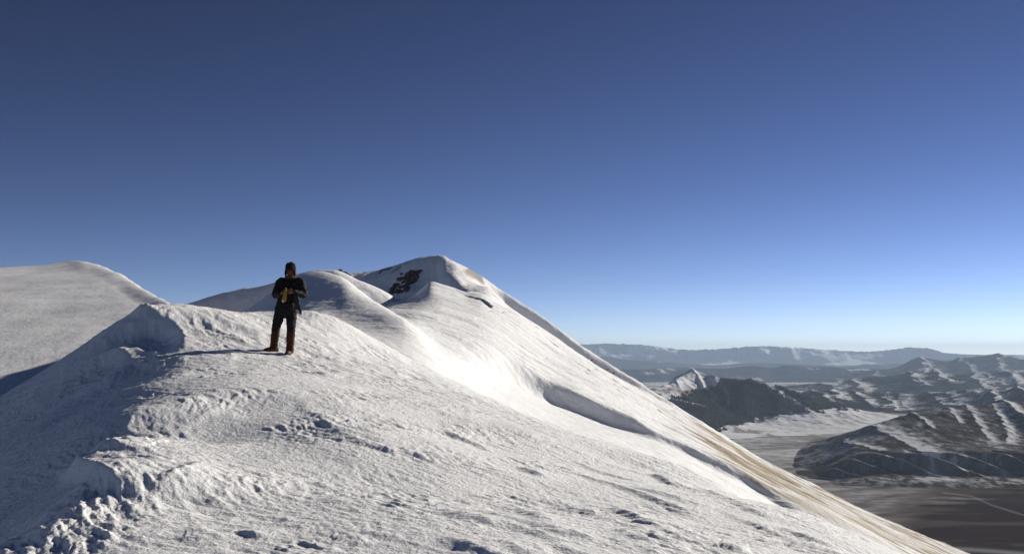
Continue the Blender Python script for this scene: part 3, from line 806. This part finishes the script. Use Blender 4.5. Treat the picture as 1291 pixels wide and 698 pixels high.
for s_, e_, w_ in ((shL, elL, wrL), (shR, elR, wrR)):
    tube(bm, [s_, tuple((Vector(s_) + Vector(e_)) / 2), e_, tuple((Vector(e_) + Vector(w_)) / 2), w_], [.056, .048, .040, .037, .026], 14, 4)
hand(bm, wrL, (.85, -.45, .10), (.1, -.1, 1), (-.45, -.85, .1), .42, 1)
hand(bm, wrR, (-.80, -.50, .05), (.1, -.1, 1), (.45, -.85, .1), .42, -1)
body = part('body', bm, skin, climber, voxel=.0055, smooth=1)

bm = bmesh.new()
tube(bm, [(-.028, .0, .80), (-.026, 0, .90), (-.012, .0, 1.02), (.006, .0, 1.12), (.03, .0, 1.28), (.047, .005, 1.40), (.052, .005, 1.475), (.053, 0, 1.515)],
     [(.205, .145), (.215, .155), (.195, .145), (.20, .15), (.205, .15), (.195, .135), (.12, .10), (.085, .08)], 28, 5)
for s_, e_, w_ in ((shL, elL, wrL), (shR, elR, wrR)):
    tube(bm, [tuple(Vector(s_) * .45 + Vector((.0285, .003, .80))), s_, tuple((Vector(s_) + Vector(e_)) / 2), e_, tuple((Vector(e_) + Vector(w_)) / 2), tuple(Vector(e_) * .04 + Vector(w_) * .96)],
         [.07, .080, .080, .076, .068, .052], 18, 4)
blob(bm, (.055, -.14, 1.26), (.10, .03, .10)); blob(bm, (-.05, -.13, .97), (.075, .035, .075)); blob(bm, (.085, -.13, .97), (.075, .035, .075))
jacket = part('jacket', bm, jack, climber, voxel=.009, smooth=3, disp=folds(.010, .09))
bm = bmesh.new()
tube(bm, [(.053, -.005, 1.475), (.053, -.008, 1.515), (.054, -.012, 1.545)], [(.105, .10), (.098, .098), (.080, .085)], 20, 3)
part('collar', bm, jack, jacket, voxel=.008, smooth=2)

bm = bmesh.new()
tube(bm, [(-.022, 0, .98), (-.022, 0, .90), (-.022, 0, .82)], [(.18, .125), (.19, .135), (.165, .125)], 24, 3)
for a, k, h in ((ankL, kneL, hipL), (ankR, kneR, hipR)):
    tube(bm, [h, tuple(Vector(h) * .5 + Vector(k) * .5), k, tuple(Vector(k) * .75 + Vector(a) * .25)], [.112, .104, .085, .074], 18, 4)
part('trousers', bm, trou, climber, voxel=.009, smooth=3, disp=folds(.010, .10))
for a, k, fd in ((ankL, kneL, Vector((-.78, -.6, 0))), (ankR, kneR, Vector((-.12, -1, 0)))):
    A, Kn = Vector(a), Vector(k); fd.normalize()
    bm = bmesh.new()
    tube(bm, [tuple(Kn * .86 + A * .14), tuple(Kn * .6 + A * .4), tuple(Kn * .25 + A * .75), tuple(A + Vector((0, 0, -.015)))], [.080, .084, .074, .080], 18, 4)
    part('gaiter', bm, gait, climber, voxel=.008, smooth=2, disp=folds(.008, .07))
    bm = bmesh.new(); z0 = A.z - .10
    base = Vector((A.x, A.y, z0))
    tube(bm, [base - fd * .085 + Vector((0, 0, .055)), base - fd * .03 + Vector((0, 0, .065)), base + fd * .06 + Vector((0, 0, .06)), base + fd * .14 + Vector((0, 0, .05)), base + fd * .195 + Vector((0, 0, .042))],
         [(.042, .05), (.050, .058), (.052, .052), (.053, .042), (.036, .032)], 18, 3)
    tube(bm, [base + Vector((0, 0, .05)), base + Vector((0, 0, .15))], [.062, .064], 16)
    boot = part('boot', bm, leat, climber, voxel=.007, smooth=2)
    bm = bmesh.new(); side = Vector((-fd.y, fd.x, 0))
    outl = [(-.10, .030), (-.075, .042), (-.02, .046), (.07, .052), (.14, .054), (.19, .040), (.215, .018)]
    ring = [base + fd * t_ + side * w_ for t_, w_ in outl] + [base + fd * t_ - side * w_ for t_, w_ in outl[::-1]]
    lo_ = [bm.verts.new(p + Vector((0, 0, -.005))) for p in ring]; hi_ = [bm.verts.new(p + Vector((0, 0, .024))) for p in ring]
    bm.faces.new(lo_[::-1]); bm.faces.new(hi_)
    for i in range(len(ring)): bm.faces.new((lo_[i], lo_[(i + 1) % len(ring)], hi_[(i + 1) % len(ring)], hi_[i]))
    part('sole', bm, rubb, boot)
bm = bmesh.new()
tube(bm, [hd + Vector(v_) for v_ in ((0, .005, .022), (0, .008, .06), (-.002, .010, .11), (.008, .012, .165), (.010, .012, .180))], [(.092, .112), (.102, .122), (.098, .116), (.080, .092), (.05, .06)], 24, 4)
blob(bm, hd + Vector((0, -.098, .062)), (.078, .026, .042))
blob(bm, hd + Vector((0, .085, -.02)), (.075, .04, .075))
hat = part('fur_hat', bm, furm, climber, voxel=.006, smooth=1, disp=lambda co: .006 * fbm(co[:, 0] / .018, co[:, 2] / .022 + co[:, 1] / .02, 2, 311))
for sx in (-1, 1):
    bm = bmesh.new()
    tube(bm, [hd + Vector((sx * .088, .005, .045)), hd + Vector((sx * .094, .0, -.02)), hd + Vector((sx * .090, -.008, -.09))], [(.018, .055), (.020, .052), (.013, .032)], 14, 3)
    part('ear_flap', bm, scar if sx > 0 else furm, hat, voxel=.006, smooth=1)
bm = bmesh.new()
tube(bm, [hd + Vector((-.085, .0, -.105)), hd + Vector((-.05, -.075, -.100)), hd + Vector((0, -.098, -.096)), hd + Vector((.05, -.075, -.100)), hd + Vector((.085, 0, -.105))], [(.026, .03)] * 5, 12, 3)
part('scarf', bm, scar, climber, voxel=.007, smooth=1)
for sx in (-1, 1):
    bm = bmesh.new(); blob(bm, hd + Vector((sx * .030, -.0805, .004)), (.011, .008, .008))
    part('eye', bm, simple('eye', (.05, .03, .02), .2), body)

def tag(o, label, cat, group=None):
    o['label'] = label; o['category'] = cat
    if group: o['group'] = group
    return o
bm = bmesh.new()
tube(bm, [(.030, -.285, 1.30), (.024, -.29, 1.245), (.014, -.292, 1.16), (.004, -.285, 1.08), (-.006, -.28, 1.045)], [(.016, .012), (.024, .014), (.038, .02), (.046, .026), (.036, .022)], 16, 4)
bag = part('cloth_bag', bm, yell, None, voxel=.006, smooth=1, disp=folds(.006, .05))
bag.location = climber.location
tag(bag, 'narrow yellow cloth bag held in front of the belly by the climber', 'bag')
bm = bmesh.new(); blob(bm, (-.022, -.292, 1.050), (.020, .022, .032)); part('bag_corner', bm, pale, bag)
# glove dangling from the wrist by its cord
bm = bmesh.new()
g0 = Vector((.205, -.16, 1.135)); gd = Vector((.22, .0, -1)).normalized()
tube(bm, [g0, g0 + gd * .07, g0 + gd * .13, g0 + gd * .20, g0 + gd * .26], [(.052, .034), (.050, .032), (.042, .028), (.050, .024), (.044, .02)], 16, 3)
sd_ = Vector((1, 0, .22)).normalized()
tube(bm, [g0 + gd * .15 - sd_ * .035, g0 + gd * .20 - sd_ * .066, g0 + gd * .25 - sd_ * .072], [.018, .016, .012], 10, 3)
gl = part('glove', bm, glov, None, voxel=.006, smooth=1, disp=folds(.004, .04)); gl.location = climber.location
tag(gl, 'dark glove dangling by its cord beside the hip of the climber', 'glove')
for k, (o_, L) in enumerate(((-.034, .085), (-.012, .10), (.011, .105), (.033, .11))):
    bm = bmesh.new(); p = g0 + gd * .24 + sd_ * o_
    tube(bm, [p, p + gd * L * .5 + sd_ * .004, p + gd * L], [.014, .0125, .010], 10, 3)
    part('glove_finger', bm, pgl if k < 2 else glov, gl)
bm = bmesh.new(); tube(bm, [Vector(wrR) + Vector((0, .01, -.03)), Vector(wrR) + Vector((.05, .01, -.07)), g0 + gd * .02], [.005, .005, .005], 8, 4)
part('cord', bm, trou, gl)

# ------------------------------------------------------------------ rocks
M_rock = simple('dark_rock', (.085, .062, .055), .9, .7, .5, 0)
M_brown = simple('brown_rock', (.20, .125, .075), .9, .5, .6, 0)
def rock(name, loc, r, mat, label, seed, rotz=0, tilt=0, group=None, sub=5):
    bm = bmesh.new(); bmesh.ops.create_icosphere(bm, subdivisions=sub, radius=1)
    co = np.array([v_.co for v_ in bm.verts])
    k = .30 * ridged(co[:, 0] * 1.3 + co[:, 1], co[:, 2] * 1.6 + co[:, 1] * .7, 4, seed) + .16 * np.sign(np.sin(co[:, 2] * 9 + 2 * perlin(co[:, 0] * 2, co[:, 1] * 2, seed)))
    for v_, q in zip(bm.verts, k): v_.co *= .62 + float(q) * .5
    mtx = Matrix.Rotation(rotz, 4, 'Z') @ Matrix.Rotation(tilt, 4, 'Y') @ Matrix.Diagonal((*r, 1))
    bmesh.ops.transform(bm, matrix=mtx, verts=bm.verts)
    me = bpy.data.meshes.new(name); bm.to_mesh(me); bm.free(); me.materials.append(mat)
    o = bpy.data.objects.new(name, me); COL.objects.link(o); o.location = loc
    return tag(o, label, 'rock', group)
def place(px, py, d): return tuple(at(px, py, d))
def on_surface(G, u, v):
    P, Q = project(*G); e = (P - u) ** 2 + (Q - v) ** 2; e[int(e.shape[0] * .85):] = 1e9
    i = np.unravel_index(np.argmin(e), e.shape); return np.array([g_[i] for g_ in G])
def crag(name, spots, label, mat, seed):
    """one body of rock: angular blocks grown together"""
    rs = np.random.RandomState(seed); bm = bmesh.new()
    for c_, r_ in spots:
        h = []
        for _ in range(13):
            q = rs.randn(3); q /= np.linalg.norm(q); q *= r_ * rs.uniform(.75, 1.15); q[0] *= 1.1
            ca, sa = math.cos(.65), math.sin(.65); q = np.array([q[0] * ca - q[2] * .8 * sa, q[1], q[0] * sa + q[2] * .8 * ca])
            h.append(bm.verts.new(Vector(c_ + q)))
        r = bmesh.ops.convex_hull(bm, input=h)
        bmesh.ops.delete(bm, geom=list({g_ for g_ in r['geom_interior'] + r['geom_unused'] if isinstance(g_, bmesh.types.BMVert)}), context='VERTS')
    me = bpy.data.meshes.new(name); bm.to_mesh(me); bm.free(); me.materials.append(mat)
    o = bpy.data.objects.new(name, me); COL.objects.link(o); return tag(o, label, 'rock')
rs = np.random.RandomState(4); spots = []
for k in range(80):
    a_, b_ = rs.rand(), rs.rand()
    u_ = 485 + 21 * a_ + 31 * b_ * (1 - .2 * a_) + rs.randn() * .8; v_ = 376 - 31 * a_ - 8 * b_ + 4 * a_ * b_ + rs.randn() * .8
    spots.append((on_surface(SUMMIT, u_, v_) + np.array([0, -.4, 0]), rs.uniform(.9, 2.5)))
crag('rock_outcrop', spots, 'large dark jagged rock outcrop in the shaded hollow below the summit', M_rock, 6)
top_ = at(430., 343., 386.)
crag('rock', [(top_ + np.array([dx, rs.randn() * .5, dz]), r_) for dx, dz, r_ in ((-2.2, -1.2, 1.1), (-1.2, -.4, 1.1), (-.3, .5, 1.0), (.6, .1, 1.1), (1.5, -.5, 1.1), (2.4, -.9, .9), (0, -1.2, 1.5), (3.2, -1.4, .9))],
     'small pointed rock knob on the skyline just right of the smooth snow dome', M_rock, 8)
for i, (u_, v_) in enumerate(((722, 441), (733, 447), (746, 451), (766, 463), (774, 467))):
    rock('rock', place(u_, v_ + 2.5, 612), (1.0 + .5 * (i % 2), .9, .4 + .15 * (i % 3)), M_brown, 'small brown rock on the bare right shoulder of the mountain', 20 + i, rotz=i, group='small brown rocks on the mountain shoulder', sub=4)


# ------------------------------------------------------------------ haze
me = bpy.data.meshes.new('haze'); bm = bmesh.new(); bmesh.ops.create_cube(bm, size=1.0)
lo, hi = Vector((-82000, -3000, -1010)), Vector((82000, 82000, 800))
for v_ in bm.verts: v_.co = Vector((lo[i] + (v_.co[i] + .5) * (hi[i] - lo[i]) for i in range(3)))
bm.to_mesh(me); bm.free()
hz = bpy.data.objects.new('haze', me); COL.objects.link(hz); hz['kind'] = 'stuff'; hz['label'] = 'pale blue haze filling the air over the valley and far ranges'
hm = bpy.data.materials.new('haze'); hm.use_nodes = True; nt = hm.node_tree; nt.nodes.clear()
out = nt.nodes.new('ShaderNodeOutputMaterial'); pv = nt.nodes.new('ShaderNodeVolumePrincipled')
pv.inputs['Color'].default_value = (0.56, 0.74, 1.0, 1); pv.inputs['Density'].default_value = 1.45e-5; pv.inputs['Anisotropy'].default_value = 0.1
nt.links.new(pv.outputs[0], out.inputs['Volume']); me.materials.append(hm)

# ------------------------------------------------------------------ light, sky, camera
wd = bpy.data.worlds.new('World'); S.world = wd; wd.use_nodes = True; nt = wd.node_tree
bg = nt.nodes['Background']; sky = nt.nodes.new('ShaderNodeTexSky'); sky.sky_type = 'NISHITA'
sky.sun_disc = False; sky.sun_elevation = SUN_EL; sky.sun_rotation = SUN_AZ
sky.altitude = 3000; sky.air_density = 0.6; sky.dust_density = 0.1; sky.ozone_density = 2.0
# slide film sees the sky with more contrast: scale, then gamma
mul = nt.nodes.new('ShaderNodeVectorMath'); mul.operation = 'MULTIPLY'; mul.inputs[1].default_value = (.74, .58, .515)
gam = nt.nodes.new('ShaderNodeGamma'); gam.inputs[1].default_value = 1.75
nt.links.new(sky.outputs[0], mul.inputs[0]); nt.links.new(mul.outputs[0], gam.inputs[0])
nt.links.new(gam.outputs[0], bg.inputs[0]); bg.inputs[1].default_value = 0.055

sl = bpy.data.lights.new('sun', 'SUN'); sl.energy = 5.0; sl.angle = math.radians(0.5); sl.color = (1.0, 0.925, 0.80)
so = bpy.data.objects.new('sun', sl); COL.objects.link(so)
sd = Vector((math.sin(SUN_AZ) * math.cos(SUN_EL), math.cos(SUN_AZ) * math.cos(SUN_EL), math.sin(SUN_EL)))
so.rotation_euler = sd.to_track_quat('Z', 'Y').to_euler(); so.location = sd * 50

cd = bpy.data.cameras.new('camera'); cd.sensor_width = 36; cd.lens = 36 * FPX / 1291; cd.clip_start = 0.1; cd.clip_end = 300000
co = bpy.data.objects.new('camera', cd); COL.objects.link(co); co.rotation_euler = (math.pi / 2 + PITCH, 0, 0); S.camera = co

S.view_settings.view_transform = 'Standard'; S.view_settings.look = 'None'; S.view_settings.gamma = 1.0
S.view_settings.use_curve_mapping = False; S.view_settings.exposure = 0.24
S.cycles.volume_bounces = 1
S.cycles.max_bounces = 4; S.cycles.diffuse_bounces = 1
